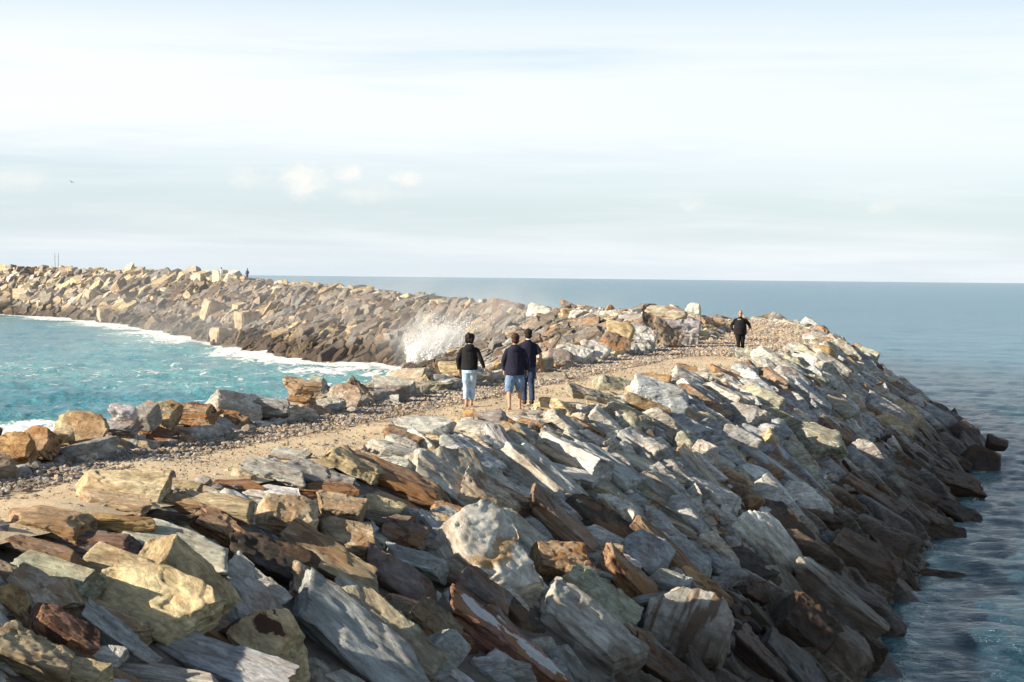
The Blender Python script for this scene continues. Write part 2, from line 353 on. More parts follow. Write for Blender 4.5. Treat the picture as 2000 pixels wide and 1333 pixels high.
# ------------------------------------------------------------------ rocks read off the photograph: x, y, long, short (pixels), slant, colour, shape
HERO = [
 (228,958,185,80,4,'cream','block'),(220,990,150,52,4,'tan','block'),(225,1026,150,52,6,'orange','block'),(88,1028,180,68,4,'rust','round'),
 (185,1062,160,44,10,'purple','slab'),(85,1080,175,46,8,'brown','slab'),(95,1128,200,78,14,'olive','block'),(245,1112,165,62,15,'cream','wedge'),
 (362,1150,240,105,44,'cream','slab'),(350,1075,220,78,20,'pale','slab'),(295,1200,235,140,20,'cream','block'),(70,1175,150,90,35,'beige','block'),
 (28,1175,72,55,40,'orange','wedge'),(118,1182,120,80,48,'tan','block'),(115,1245,160,78,25,'red','block'),(228,1250,185,72,38,'grey','slab'),
 (60,1285,195,105,28,'tan','slab'),(195,1290,90,52,10,'white','wedge'),(150,1320,140,62,20,'cream','block'),(335,1330,220,46,4,'white','block'),
 (420,1300,320,80,14,'blue','slab'),(508,1265,200,112,35,'cream','round'),(690,1262,330,105,38,'blue','slab'),(530,1102,190,82,20,'dark','slab'),
 (650,1110,235,66,28,'tan','slab'),(482,1155,155,72,30,'pale','slab'),(645,1182,200,68,25,'beige','slab'),(405,993,180,58,5,'tan','block'),
 (345,955,95,32,2,'tan','block'),(318,935,45,30,0,'grey','wedge'),(455,952,125,30,4,'red','slab'),(470,935,60,34,8,'cream','wedge'),
 (532,975,115,46,5,'white','block'),(535,930,130,56,14,'pale','slab'),(560,893,90,34,5,'pale','block'),(610,932,165,56,12,'grey','slab'),
 (690,912,130,56,24,'cream','slab'),(635,966,125,46,10,'red','block'),(560,1015,118,82,8,'tan','round'),(662,1000,100,62,10,'tan','block'),
 (672,1062,125,76,8,'tan','block'),(332,1012,100,32,8,'dark','slab'),(425,1030,122,50,18,'rust','slab'),(120,992,50,24,0,'pale','slab'),
 (770,938,235,56,22,'rust','slab'),(780,890,132,42,14,'white','block'),(866,945,175,62,32,'pale','slab'),(955,980,132,76,26,'beige','slab'),
 (940,905,76,42,20,'grey','block'),(1015,915,100,46,20,'white','slab'),(1102,930,132,42,20,'white','slab'),(1105,1030,195,78,46,'brown','slab'),
 (1168,1020,150,72,36,'dark','slab'),(955,1108,215,135,40,'white','slab'),(1105,1112,130,112,20,'rust','block'),(1148,1242,235,105,35,'pale','slab'),
 (1168,1185,170,82,36,'olive','slab'),(990,1262,300,95,33,'red','slab'),(950,1165,142,78,36,'purple','slab'),(880,1130,192,38,30,'brown','slab'),
 (775,1132,172,62,36,'purple','slab'),(810,1105,140,62,20,'blue','slab'),(746,993,92,46,10,'cream','wedge'),(750,1020,106,30,8,'brown','slab'),
 (790,1050,92,50,16,'brown','block'),(846,1030,96,56,22,'tan','block'),(876,1008,80,40,15,'rust','block'),(846,1066,66,36,15,'grey','block'),
 (755,1242,265,88,42,'olive','slab'),(787,1192,62,46,10,'brown','block'),(846,1226,112,62,40,'brown','slab'),(862,1286,84,80,50,'blue','block'),
 (1005,1322,86,48,5,'grey','block'),(1226,1130,132,62,40,'rust','slab'),(1196,1080,46,44,10,'tan','round'),(1262,1086,100,75,32,'blue','block'),
 (1270,1047,96,36,20,'pale','slab'),(1305,1148,92,62,24,'grey','block'),(1280,1186,106,66,-16,'grey','block'),(1345,1250,185,142,20,'pale','round'),
 (1290,1306,160,62,34,'brown','slab'),(1490,1290,152,82,44,'purple','slab'),(1572,1250,132,118,30,'dark','block'),(1660,1282,132,82,30,'dark','block'),
 (1695,1115,165,112,36,'brown','block'),(1735,1075,92,80,30,'brown','round'),(1610,1090,132,62,36,'tan','slab'),(1850,1062,82,62,0,'dark','block'),
 (1828,1134,112,42,6,'brown','wedge'),(1850,945,152,66,22,'brown','slab'),(1915,925,92,72,20,'dark','block'),(1938,1010,72,26,4,'dark','wedge'),
 (1950,870,42,32,10,'dark','block'),(1560,1165,102,52,26,'tan','slab'),(1692,1190,60,42,20,'tan','wedge'),(1490,1150,66,60,20,'dark','round'),
 (1365,1150,142,56,30,'orange','slab'),(1350,1100,112,66,26,'blue','block'),(1370,900,66,54,20,'pale','block'),(1424,890,68,44,58,'pale','slab'),
 (1490,950,135,60,42,'white','slab'),(1860,1010,132,70,25,'dark','block'),(1810,1015,110,56,26,'tan','slab'),
 # the path's harbour edge
 (822,842,126,50,8,'pale','block'),(905,833,66,40,6,'white','block'),(960,824,62,46,5,'grey','round'),(1166,780,126,56,10,'olive','slab'),
 (1195,757,76,44,12,'olive','block'),(1258,797,92,44,16,'pale','slab'),(1278,745,62,36,5,'orange','block'),(912,814,40,24,0,'orange','wedge'),
 (1025,811,56,22,4,'pale','block'),(1078,805,56,24,4,'orange','block'),(1475,702,86,28,10,'pale','slab'),(1610,697,46,38,20,'orange','block'),
 (1632,743,30,22,5,'white','round'),(1374,820,46,38,30,'cream','round'),(1770,820,38,32,20,'brown','block'),(1345,722,48,28,10,'rust','block'),
 (1420,735,70,28,20,'rust','slab'),(1555,690,48,26,10,'white','block'),(1590,662,44,22,6,'white','slab'),(1640,712,60,26,30,'tan','slab'),
 # the rim along the bay
 (24,882,78,50,8,'orange','round'),(68,871,84,50,8,'rust','round'),(118,855,44,34,0,'cream','block'),(155,858,98,68,8,'tan','round'),
 (227,836,80,28,4,'grey','slab'),(230,864,64,36,6,'cream','block'),(292,856,82,40,8,'red','slab'),(320,848,54,32,34,'pale','slab'),
 (238,808,46,36,0,'white','round'),(281,815,52,48,10,'grey','block'),(315,812,60,54,20,'tan','block'),(370,810,92,42,6,'rust','slab'),
 (378,842,80,30,6,'brown','slab'),(445,828,72,44,24,'rust','slab'),(505,797,114,54,8,'grey','block'),(592,762,72,40,4,'tan','round'),
 (585,803,52,44,6,'orange','block'),(585,783,48,18,2,'rust','slab'),(638,800,60,38,4,'pale','block'),(620,752,30,22,0,'pale','round'),
 (492,832,56,28,12,'pale','slab'),(530,825,38,24,0,'orange','block'),(672,790,62,50,6,'beige','round'),(85,906,72,24,-8,'pale','slab'),
 (702,771,72,44,24,'tan','slab'),(763,766,84,46,8,'grey','block'),(745,787,64,30,6,'pale','block'),(834,756,92,34,3,'olive','slab'),
 (880,721,50,28,0,'tan','block'),(930,735,62,42,30,'grey','block'),(975,718,30,22,0,'orange','block'),(985,738,46,34,10,'grey','block'),
 (1080,741,58,22,2,'beige','block'),(1085,710,56,48,10,'grey','block'),(1120,700,70,48,10,'pale','block'),(1155,692,54,50,30,'white','block'),
 (1200,686,62,48,14,'brown','block'),(1255,666,62,50,18,'pale','block'),(1210,650,52,32,10,'cream','block'),(1326,645,80,56,6,'grey','block'),
 (1290,656,82,52,22,'brown','slab'),(1356,606,30,20,14,'white','wedge'),(1300,610,76,24,4,'beige','slab'),(1495,624,42,20,-10,'cream','slab'),
]
RIM0 = next(i for i, q in enumerate(HERO) if q[:2] == (24, 882))
def hero_frame(ang, rnd, kind):
    """long axis slanted as seen, turned about itself so top and side both show"""
    a = -R(ang); X = (Vector((1, 0, 0)) * math.cos(a) + Vector((0, 0, 1)) * math.sin(a))
    X = (X + Vector((0, -1, 0)) * rnd.uniform(-0.15, 0.55) * (1 if ang > 12 else 0.5)).normalized()
    Nn = Vector((0.2, -0.45, 1.0) if kind == 'slab' else (-0.28, -0.5, 1.0)); Nn = (Nn - X * Nn.dot(X)).normalized(); Y = Nn.cross(X)
    m = Matrix((X, Y, Nn)).transposed()
    lim = 0.25 if kind == 'slab' else 0.4
    return m @ Euler((rnd.uniform(-lim, lim), rnd.uniform(-0.08, 0.08), rnd.uniform(-0.1, 0.1))).to_matrix()
ROCKS = []       # dict: pos, mat3, dims, colour, shape, px size, px centre
for k, (px, py, w, h, ang, colr, kind) in enumerate(HERO):
    rnd = random.Random(k * 13 + 5)
    hp = hit(px, min(py + 0.18 * h, 1500))
    d_ = ray(px, py + 0.3 * h); D = hp[0].y if hp[0] else d_.y * (CAMZ - 0.1) / -d_.z
    if k >= RIM0:
        d_ = ray(px, py + 0.3 * h); den = d_.x - 0.29 * d_.y
        t_ = (-0.29 * 26.8 - 7.62) / den if abs(den) > 1e-4 else 1e9
        if 0 < t_ * d_.y < 92: D = min(hp[0].y if hp[0] else 999.0, t_ * d_.y)
        w *= 1.08; h *= 1.1
    p = at(px, py, D); s = FPX / D
    L = w / s * 1.06; Hh = h / s
    if kind == 'slab': dims = (L, Hh * 1.35, Hh * 0.72)
    elif kind == 'round': dims = (L, Hh * 1.25, Hh * 1.0)
    else: dims = (L, Hh * 1.15, Hh * 0.88)
    p = p + Vector((0, Hh * 0.25, 0))
    ROCKS.append(dict(pos=p, m=hero_frame(ang, rnd, kind), dims=dims, col=colr, shape=kind, size=max(w, h), px=(px, py), hero=True))
hero_pos = np.array([r['pos'][:] for r in ROCKS]); hero_len = np.array([r['dims'][0] for r in ROCKS])

# ------------------------------------------------------------------ the rest of the armour, packed over both flanks
def project(p):
    d = Vector(p) - EYE; z = d.dot(fw)
    return 1000 + FPX * d.dot(rt) / z, 666.5 - FPX * d.dot(up) / z, z
def surf_point(i0, c0, c1, f):          # station parameter i0, between columns c0 and c1
    s_ = cr(S0, np.array([i0]))[0]; return s_[c0] * (1 - f) + s_[c1] * f
FILL = []
def fill_band(ta, tb, cols, spacing, size, pal, shapes, slant, embed=0.1, jit=0.5, dip=0.0, long=1.0, loose=1.0):
    """rows of rocks over the surface between the given columns, from station ta to tb"""
    t = ta
    while t < tb:
        A = cr(S0, np.array([t]))[0]; B = cr(S0, np.array([min(t + 0.02, tb + 0.02)]))[0]
        rate = max(np.linalg.norm((B - A)[(cols[0] + cols[-1]) // 2]) / 0.02, 0.5)
        for q in range(len(cols) - 1):
            P, Q = A[cols[q]], A[cols[q + 1]]; ln = np.linalg.norm(Q - P); nn = max(1, int(round(ln / spacing)))
            for k in range(nn):
                f = (k + RNG.uniform(-jit, jit) * 0.9 + 0.5) / nn; tt = min(max(t + RNG.uniform(-jit, jit) * spacing / rate, 0.0), len(S0) - 1.0)
                A2 = cr(S0, np.array([tt]))[0]; p = A2[cols[q]] * (1 - f) + A2[cols[q + 1]] * f
                T = Vector(Q - P).normalized(); U = Vector((B - A)[cols[q]]).normalized()
                Nn = U.cross(T);  Nn = Nn if Nn.z > 0 else -Nn; Nn.normalize()
                if T.z > 0: T = -T
                ang = R(slant) + RNG.normal(0, 0.26) * loose; X = Matrix.Rotation(ang, 3, Nn) @ T; Y = Nn.cross(X)
                kind = shapes[RNG.integers(len(shapes))]
                sz = size * float(np.clip(RNG.lognormal(0, 0.33), 0.5, 1.75)); a = ASPECT[kind]
                dims = (sz * RNG.uniform(0.95, 1.35) * long, sz * a[1] * RNG.uniform(0.8, 1.2), sz * a[2] * RNG.uniform(0.8, 1.25))
                m = Matrix((X, Y, Nn)).transposed() @ Euler((RNG.normal(0, 0.22) * loose, RNG.normal(dip, 0.15) * (1 if loose == 1 else 1.6), 0)).to_matrix()
                FILL.append(dict(pos=Vector(p) + Nn * (dims[2] * RNG.uniform(0.0, 0.35) - embed - (0.22 if cols[0] in (5, 6, 7) and p[1] < 31 else 0.0)), m=m, dims=dims, col=pal[RNG.integers(len(pal))], shape=kind, hero=False))
        t += spacing * 0.8 / rate
SL = ['slab'] * 5 + ['block'] * 3 + ['wedge', 'round']
pal_r = ['pale', 'blue', 'pale', 'grey', 'blue', 'white', 'olive', 'olive', 'pale', 'beige', 'tan', 'brown', 'rust', 'blue', 'grey', 'white', 'pale', 'white', 'olive', 'pale', 'blue', 'brown', 'beige', 'grey']
pal_low = ['brown', 'dark', 'brown', 'tan', 'grey', 'purple', 'brown', 'olive', 'dark']
pal_rim = ['pale', 'grey', 'beige', 'white', 'tan', 'olive', 'rust', 'pale', 'grey', 'cream', 'brown', 'grey', 'beige']
pal_far = ['umber', 'dun', 'slate', 'umber', 'slate', 'brown', 'dun', 'umber', 'tan']
pal_top = ['cream', 'pale', 'beige', 'tan', 'cream', 'beige', 'dun', 'beige', 'tan']
TB = 11.0                                             # station index where the straight arm ends
fill_band(1.8, 13.5, [6, 7], 0.54, 0.82, pal_r, SL, -8, 0.1, dip=0.07, long=1.12)          # harbour slope, upper half
fill_band(1.8, 13.2, [7, 8], 0.66, 0.98, pal_r + pal_low, SL, -8, 0.15, dip=0.07, long=1.12)
fill_band(1.8, 13.2, [8, 9], 1.1, 1.2, pal_low, SL, -8, 0.55)
fill_band(1.8, 14.2, [5, 6], 0.46, 0.52, pal_rim, SL + ['block', 'round'], -8, 0.08)
fill_band(1.8, 9.5, [3, 4], 0.52, 0.68, pal_rim, ['block', 'slab', 'block', 'round', 'wedge'], 70, 0.03)    # rim
fill_band(2.0, 9.5, [2, 3], 0.75, 0.9, pal_rim, SL, 0, 0.14)
fill_band(1.8, 11.5, [1, 2], 1.5, 1.4, pal_low, SL, 0, 0.35)
fill_band(9.2, 14.5, [3, 4], 0.66, 0.78, pal_rim, ['block', 'slab', 'block', 'round', 'wedge'], 60, -0.05)     # piled higher at the bend
fill_band(9.5, 14.0, [2, 3], 0.8, 0.9, pal_rim, SL, 10, 0.1)
SF = ['slab'] * 7 + ['block', 'block', 'wedge']
fill_band(11.5, 15, [1, 2], 0.78, 0.98, pal_far + ['slate', 'umber', 'grey'], SF, 16, 0.1, loose=1.3)
fill_band(15, 22.9, [1, 2], 0.92, 1.25, pal_far + ['dark', 'dark'], SF, 16, 0.1, loose=1.7)       # the far arm, bay side
fill_band(11.5, 17.2, [0, 1], 1.3, 1.3, pal_low, SF, 16, 0.5)
fill_band(14.0, 22.9, [2, 3], 0.9, 1.15, pal_far + pal_far + pal_top[:4], SF, 14, 0.05, loose=1.7)
fill_band(13.5, 17.5, [3, 4], 0.8, 0.85, pal_far + pal_rim[:6], SF, 30, -0.02)
fill_band(17.5, 22.9, [3, 4], 0.85, 1.0, pal_top, ['block', 'block', 'slab', 'round'], 40, -0.05)
fill_band(13.5, 22.9, [5, 6], 2.0, 1.7, pal_far, SL, 0, 0.2)
fill_band(19.3, 22.9, [2, 3], 1.3, 1.6, pal_top, ['block', 'block', 'round', 'slab'], 40, -0.3)
fill_band(20.0, 22.9, [1, 2], 1.6, 1.9, pal_top + pal_far, ['block', 'block', 'round', 'slab'], 30, 0.0)
fill_band(2.2, 12.5, [6, 7], 0.40, 0.26, pal_r, ['block', 'wedge', 'slab', 'round'], 0, 0.02, loose=3)     # rubble in the gaps
fill_band(2.2, 12.5, [7, 8], 0.48, 0.30, pal_r + pal_low, ['block', 'wedge', 'slab', 'round'], 0, 0.02, loose=3)
fill_band(2.2, 12.5, [3, 4], 0.35, 0.24, pal_rim, ['block', 'wedge', 'round'], 0, 0.0, loose=3)
keep = []
for r in FILL:
    p = np.array(r['pos'][:]); d = np.linalg.norm(hero_pos - p, axis=1)
    near = d < hero_len * 0.42
    x, y, z = project(r['pos'])
    r['px'] = (x, y); r['size'] = FPX / max(z, 1) * max(r['dims']); r['z'] = z
    if near.any() or (r['pos'] - Vector((-8.6, 28.1, 5.0))).length < 0.75: continue
    keep.append(r)
FILL = keep
inview = [r for r in FILL if -40 < r['px'][0] < 2040 and r['px'][1] < 1380 and r['z'] > 5]
# keep the biggest in view as objects of their own; rocks hidden behind the rim (bay flank of the near arm) do not count
def visible(r):
    p = r['pos'] + Vector((0, 0, r['dims'][2] * 0.5)); d = p - EYE; h = core_bvh.ray_cast(EYE, d.normalized())
    return h[0] is None or h[3] > d.length - 1.2
cand = sorted([r for r in inview if r['z'] < 100 and visible(r)], key=lambda r: -r['size'])
N_IND = 298
picked = cand[:max(0, N_IND - len(ROCKS))]; ids = set(id(r) for r in picked)
rest = [r for r in FILL if id(r) not in ids]

# ------------------------------------------------------------------ individual rocks with their labels
LANDMARK = {8: 'the upright cream wedge', 53: 'the big white rust-streaked slab', 57: 'the red slab with white patches', 21: 'the dark hollowed rusty boulder',
            22: 'the long smooth bluish slab', 0: 'the yellow block at the path', 23: 'the dark splintered slab', 44: 'the long rusty slab', 51: 'the brown slab with a sunlit tip',
            79: 'the big round striped boulder', 55: 'the pale rippled slab', 10: 'the big cream yellow block', 3: 'the rust-topped boulder', 84: 'the large dark dome by the water',
            103: 'the grey slab at the walkers\' feet', 106: 'the green slab beside the walkers', 113: 'the flat slab before the lone walker', 126: 'the tan pyramid on the rim',
            137: 'the long grey rim block', 138: 'the perched tan boulder', 150: 'the olive slab behind the hooded man', 162: 'the dark rim stack at the bend',
            104: 'the white block below the path', 100: 'the pale greenish slab', 89: 'the slab at the far toe', 91: 'the half-sunken dark rock', 116: 'the small cream knob', 99: 'the upright pale slab', 96: 'the orange slab on the slope'}
OWN = {8: 'upright cream yellow wedge with its broken face in full sun', 53: 'big whitish slab with an orange rust streak down its face', 57: 'long red brown slab with two bare white patches',
       21: 'rounded cream boulder with a dark brown hollow and rust', 22: 'long smooth bluish grey slab sloping down the near flank', 0: 'sunlit cream yellow block sitting on the edge of the path',
       23: 'dark brown splintered slab like weathered timber', 44: 'long rusty brown slab with a pale rim near the path', 51: 'steep brown slab with only its tip sunlit', 79: 'big round boulder with green white stripes in shade',
       55: 'pale grey slab with rippled curving bands', 10: 'biggest cream yellow block lit low across its face', 3: 'rounded boulder with a rusty top at the picture edge', 84: 'largest dark dome shaped boulder just above the water',
       106: 'big grey green slab at the path edge beside the walkers', 113: 'flat pale slab in front of the lone walker in black', 126: 'tan pyramid shaped boulder on the bay side rim', 137: 'largest grey block on the rim, with cracked face',
       138: 'tan boulder perched on top of the orange rim blocks', 91: 'low dark rock standing out in the water', 13: 'tan block wedged behind the orange wedge', 12: 'small bright orange wedge at the lower picture edge',
       14: 'red and yellow blotched block beside the striped grey slab', 15: 'striped grey slab leaning down like a plank'}
ln_pos = {i: ROCKS[i]['pos'] for i in LANDMARK if i < len(ROCKS)}
used_labels = {}
def size_word(L): return 'small' if L < 0.7 else 'medium' if L < 1.15 else 'large' if L < 1.8 else 'very large'
SHAPE = {'slab': 'slab', 'block': 'block', 'round': 'boulder', 'wedge': 'wedge of rock'}
def rel(r, q):
    d = r['pos'] - q
    if abs(d.y) > 2.5 * abs(d.x): return 'beyond' if d.y > 0 else 'in front of'
    if abs(d.z) < 0.25: return 'beside'
    return 'up from' if d.z > 0 else 'down from'
def label_of(i, r):
    if i in OWN: return OWN[i]
    base = f"{size_word(r['dims'][0])} {WORD[r['col']]} {SHAPE[r['shape']]}"
    near = sorted(((r['pos'] - q).length, j) for j, q in ln_pos.items() if j != i)
    zone = 'in the wet dark stones' if r['pos'].z < 1.3 else 'on the bay rim' if r['pos'].x < 0.29 * (r['pos'].y - 26) - 6.9 else 'on the harbour slope'
    tries = [f"{base} {rel(r, ln_pos[j])} {LANDMARK[j]}" for _, j in near[:3]]
    tries += [f"{base} {rel(r, ln_pos[j])} {LANDMARK[j]}, {e}" for _, j in near[:3] for e in ('higher up', 'lower down', 'half buried', 'lying steeper')]
    tries += [f"{base} {zone} between {LANDMARK[near[0][1]]} and {LANDMARK[near[k][1]]}" for k in (1, 2, 3)]
    for t in tries:
        if t not in used_labels and len(t.split()) <= 16: return t
    return tries[0]
for i, r in enumerate(ROCKS + picked):
    rnd = random.Random(i * 31 + 3)
    pool = (HI if r['size'] > 62 else MID)[r['shape']]
    nm = {'slab': 'slab_rock', 'block': 'rock_block', 'round': 'boulder', 'wedge': 'rock_wedge'}[r['shape']]
    o = bpy.data.objects.new(nm, pool[rnd.randrange(len(pool))]); COL.objects.link(o)
    flip = Euler((rnd.choice((0, math.pi)), 0, rnd.choice((0, math.pi)))).to_matrix()
    o.matrix_world = Matrix.Translation(r['pos']) @ (r['m'] @ Matrix.Diagonal(Vector(r['dims'])) @ flip).to_4x4()
    cc = PAL[r['col']]; k = rnd.uniform(0.86, 1.14)
    o.color = (cc[0] * k * rnd.uniform(.95, 1.05), cc[1] * k, cc[2] * k * rnd.uniform(.93, 1.07), min(1, cc[3] * rnd.uniform(.6, 1.6)))
    if i in MARKED: o.material_slots[0].link = 'OBJECT'; o.material_slots[0].material = M_MARK[MARKED[i]]
    lab = label_of(i, r); used_labels[lab] = 1
    o['label'] = lab; o['category'] = 'rock'; o['kind'] = 'thing'
    o['group'] = 'rocks along the bay side rim' if r['pos'].x < 0.29 * (r['pos'].y - 26) - 6.9 else 'rocks on the harbour side slope'
# ------------------------------------------------------------------ the remaining rocks, one mass
def merged(items):
    Vs, Fs, Cs, off = [], [], [], 0
    for r in items:
        near = max(r['dims']) > 0.45 and r['z'] < 190 and -200 < r['px'][0] < 2200
        pool = (MIDA if near else LOW)[r['shape']]; P, T = pool[RNG.integers(len(pool))]
        m = np.array(r['m']) * np.array(r['dims'])[None, :]; Q = P @ m.T + np.array(r['pos'][:])
        cc = np.array(PAL[r['col']]); cc[:3] *= RNG.uniform(0.82, 1.16); cc[3] *= RNG.uniform(0.4, 1.4)
        Vs.append(Q); Fs.append(T + off); Cs.append(np.tile(np.minimum(cc, 1), (len(Q), 1))); off += len(Q)
    return np.concatenate(Vs), np.concatenate(Fs), np.concatenate(Cs)
V, F, C = merged(rest)
me = tri_mesh('armour_rocks', V, F, False, {'col': ('FLOAT_COLOR', C)})
link('armour_rocks', me, M_STUFF, kind='stuff', label='mass of smaller and far off rocks covering the curved breakwater', category='rocks')
print('rocks', len(ROCKS), len(picked), len(rest), len(V))

# ------------------------------------------------------------------ gravel on the path
def gravel():
    ico = bmesh.new(); bmesh.ops.create_icosphere(ico, subdivisions=1, radius=0.5); me = bpy.data.meshes.new('t'); ico.to_mesh(me); ico.free()
    P0, T0 = coords(me), to_tris(me); Vs, Fs, Cs, off = [], [], [], 0
    variants = [P0 * (1 + 0.28 * RNG.uniform(-1, 1, (len(P0), 1))) for _ in range(10)]
    def add(n, ta, tb, fa, fb, smin, smax, pw=1.0):
        nonlocal off
        ts = RNG.uniform(ta, tb, n); fs = fa + (fb - fa) * RNG.uniform(0, 1, n) ** pw
        A = cr(S0, ts); pp = A[:, 4] + (A[:, 5] - A[:, 4]) * fs[:, None]
        for p in pp:
            s_ = smin * (smax / smin) ** RNG.uniform(0, 1) ** 1.6
            q = variants[RNG.integers(10)] * np.array([s_ * RNG.uniform(.8, 1.5), s_ * RNG.uniform(.8, 1.2), s_ * RNG.uniform(.5, .8)])
            a = RNG.uniform(0, 6.28); ca, sa = math.cos(a), math.sin(a)
            q = np.stack([q[:, 0] * ca - q[:, 1] * sa, q[:, 0] * sa + q[:, 1] * ca, q[:, 2]], 1)
            z = max(ground(p[0], p[1]), p[2] - 0.25) + 0.05
            Vs.append(q + np.array([p[0], p[1], z + s_ * 0.12])); Fs.append(T0 + off); off += len(q)
            k = RNG.uniform(0.8, 1.5); base = ((.30, .28, .26), (.24, .225, .215), (.38, .33, .27), (.40, .30, .20))[RNG.integers(4)]
            Cs.append(np.tile(np.array([*[x * k for x in base], 0.1]), (len(q), 1)))
    add(7500, 2.6, 6.2, -0.06, 0.42, 0.05, 0.12, 1.7)
    add(700, 2.6, 6.2, 0.3, 1.1, 0.03, 0.08)
    add(4500, 5.8, 9, -0.06, 0.42, 0.05, 0.14, 1.4)
    add(600, 5.8, 9, 0.4, 1.1, 0.03, 0.09)
    add(7500, 9, 13.5, -0.1, 1.1, 0.06, 0.18)
    add(6000, 2.4, 9, 0.1, 1.12, 0.018, 0.05)
    add(350, 2.6, 13, -0.12, 0.08, 0.14, 0.34)
    add(260, 2.6, 13, 0.95, 1.18, 0.12, 0.30)
    V, F, C = np.concatenate(Vs), np.concatenate(Fs), np.concatenate(Cs)
    link('gravel', tri_mesh('gravel', V, F, False, {'col': ('FLOAT_COLOR', C)}), M_STUFF, kind='stuff', label='grey gravel strewn along the sandy path', category='gravel')
gravel()

# ------------------------------------------------------------------ concrete blocks at the far foot
M_CONC = plain('stained_concrete', (0.33, 0.25, 0.175), 0.9, 0.4, 1.3, 0.08)
def concrete_block(px, py, w, h, yaw, tilt, roll, lab, deep=0.9):
    hp = hit(px, py + 0.2 * h); D = hp[0].y if hp[0] else 170; s = FPX / D
    bm = bmesh.new(); bmesh.ops.create_cube(bm, size=1.0)
    for v in bm.verts: v.co = Vector((v.co.x * w / s, v.co.y * w / s * deep, v.co.z * h / s))
    bmesh.ops.bevel(bm, geom=bm.edges[:], offset=0.12, segments=2, affect='EDGES')
    bmesh.ops.subdivide_edges(bm, edges=[e for e in bm.edges if e.calc_length() > 0.4], cuts=5, use_grid_fill=True)
    for v in bm.verts:
        q = np.array([[v.co.x * 2 + px, v.co.y * 2, v.co.z * 2]]); v.co += v.co.normalized() * float(fbm(q, 3)[0]) * 0.16
    me = bpy.data.meshes.new('concrete_block'); bm.to_mesh(me); bm.free()
    o = link('concrete_block', me, M_CONC, label=lab, category='concrete block', group='concrete blocks on the far arm')
    o.location = at(px, py, D - 0.5); o.rotation_euler = (R(tilt), R(roll), R(yaw))
concrete_block(420, 610, 46, 40, 30, 12, 14, 'big tilted tan concrete block upright among the far rocks')
concrete_block(482, 630, 40, 44, 38, 4, -4, 'square concrete block with a bright sunlit end face')
concrete_block(437, 656, 44, 30, 35, 0, 3, 'low tan concrete block at the far waterline')
concrete_block(218, 612, 50, 26, 20, 6, -6, 'long low concrete block by foam under the far crest')
concrete_block(186, 583, 40, 26, 35, 8, 14, 'pale tilted concrete block halfway up the far flank')

# ------------------------------------------------------------------ water
lfoot = cr(S0, np.linspace(0, len(S0) - 1, 400))[:, 1, :2]; rfoot = cr(S0, np.linspace(0, len(S0) - 1, 400))[:, 8, :2]
axis = (lfoot + rfoot) / 2
Ds = [4.0]
while Ds[-1] < 420: Ds.append(Ds[-1] + min(max(0.12, Ds[-1] ** 2 / (CAMZ * 1700) * 0.55), 1.5))
while Ds[-1] < 30000: Ds.append(Ds[-1] * 1.06)
Ds = np.array(Ds)
fine = np.tan(np.linspace(-R(24), R(24), 620)); angs = np.concatenate([np.linspace(-math.pi, -R(24.5), 50), np.arctan(fine), np.linspace(R(24.5), math.pi, 50)])
DD, AA = np.meshgrid(Ds, angs, indexing='ij'); X = DD * np.sin(AA); Y = DD * np.cos(AA)
Z = np.zeros_like(X); rw = np.random.default_rng(4)
def polydist(x, y, poly):
    out = np.full(x.shape, 1e9)
    a = poly[:-1]; b_ = poly[1:]
    for p, q in zip(a[::2], poly[2::2]):
        d = q - p; L2 = max((d ** 2).sum(), 1e-9); t = np.clip(((x - p[0]) * d[0] + (y - p[1]) * d[1]) / L2, 0, 1)
        out = np.minimum(out, np.hypot(x - p[0] - t * d[0], y - p[1] - t * d[1]))
    return out
sel = DD < 430
xs, ys = X[sel], Y[sel]
dl = polydist(xs, ys, lfoot); dr = polydist(xs, ys, rfoot)
bay = np.zeros_like(X); bay[sel] = np.clip(0.5 + (dr - dl) / 10, 0, 1) * np.clip((390 - DD[sel]) / 60, 0, 1)
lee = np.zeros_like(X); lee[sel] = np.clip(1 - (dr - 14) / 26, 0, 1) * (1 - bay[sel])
for k in range(60):
    lam = 0.5 * (15 / 0.5) ** (k / 59) * rw.uniform(0.9, 1.1); kk = 2 * math.pi / lam
    th = rw.normal(R(250), 0.55) ; ph = rw.uniform(0, 6.28); amp = 0.0105 * lam ** 0.62
    arg = kk * (X * math.cos(th) + Y * math.sin(th)) + ph
    fade = np.clip((lam * 5 - DD ** 2 / (CAMZ * 1700) * 2.0) / lam / 3, 0, 1) * np.clip((420 - DD) / 150, 0, 1)
    Z += amp * fade * (1 - np.abs(np.sin(arg / 2)) * 2 if lam > 2 else np.sin(arg))
Z *= (0.62 + 0.75 * bay) / (1 + (DD / 190) ** 1.5) * 1.15
foam = np.zeros_like(X); dshore = np.full(X.shape, 999.0); dshore[sel] = np.minimum(dl, dr)
P2 = np.stack([X[sel] * 0.12, Y[sel] * 0.06, np.zeros(len(xs))], 1)
nf = fbm(P2, 3)
wid = np.interp(ys, [40, 90, 130, 200, 330], [2.0, 3, 5.5, 6.5, 7.0])
fl = np.clip(1.15 - np.maximum(dl - 0.5, 0) / (wid * np.clip(1.0 + 1.0 * nf, 0.25, 2.5)), 0, 1)
frr = np.clip(0.75 - np.abs(dr - 0.6) / 1.8, 0, 1) * 0.62
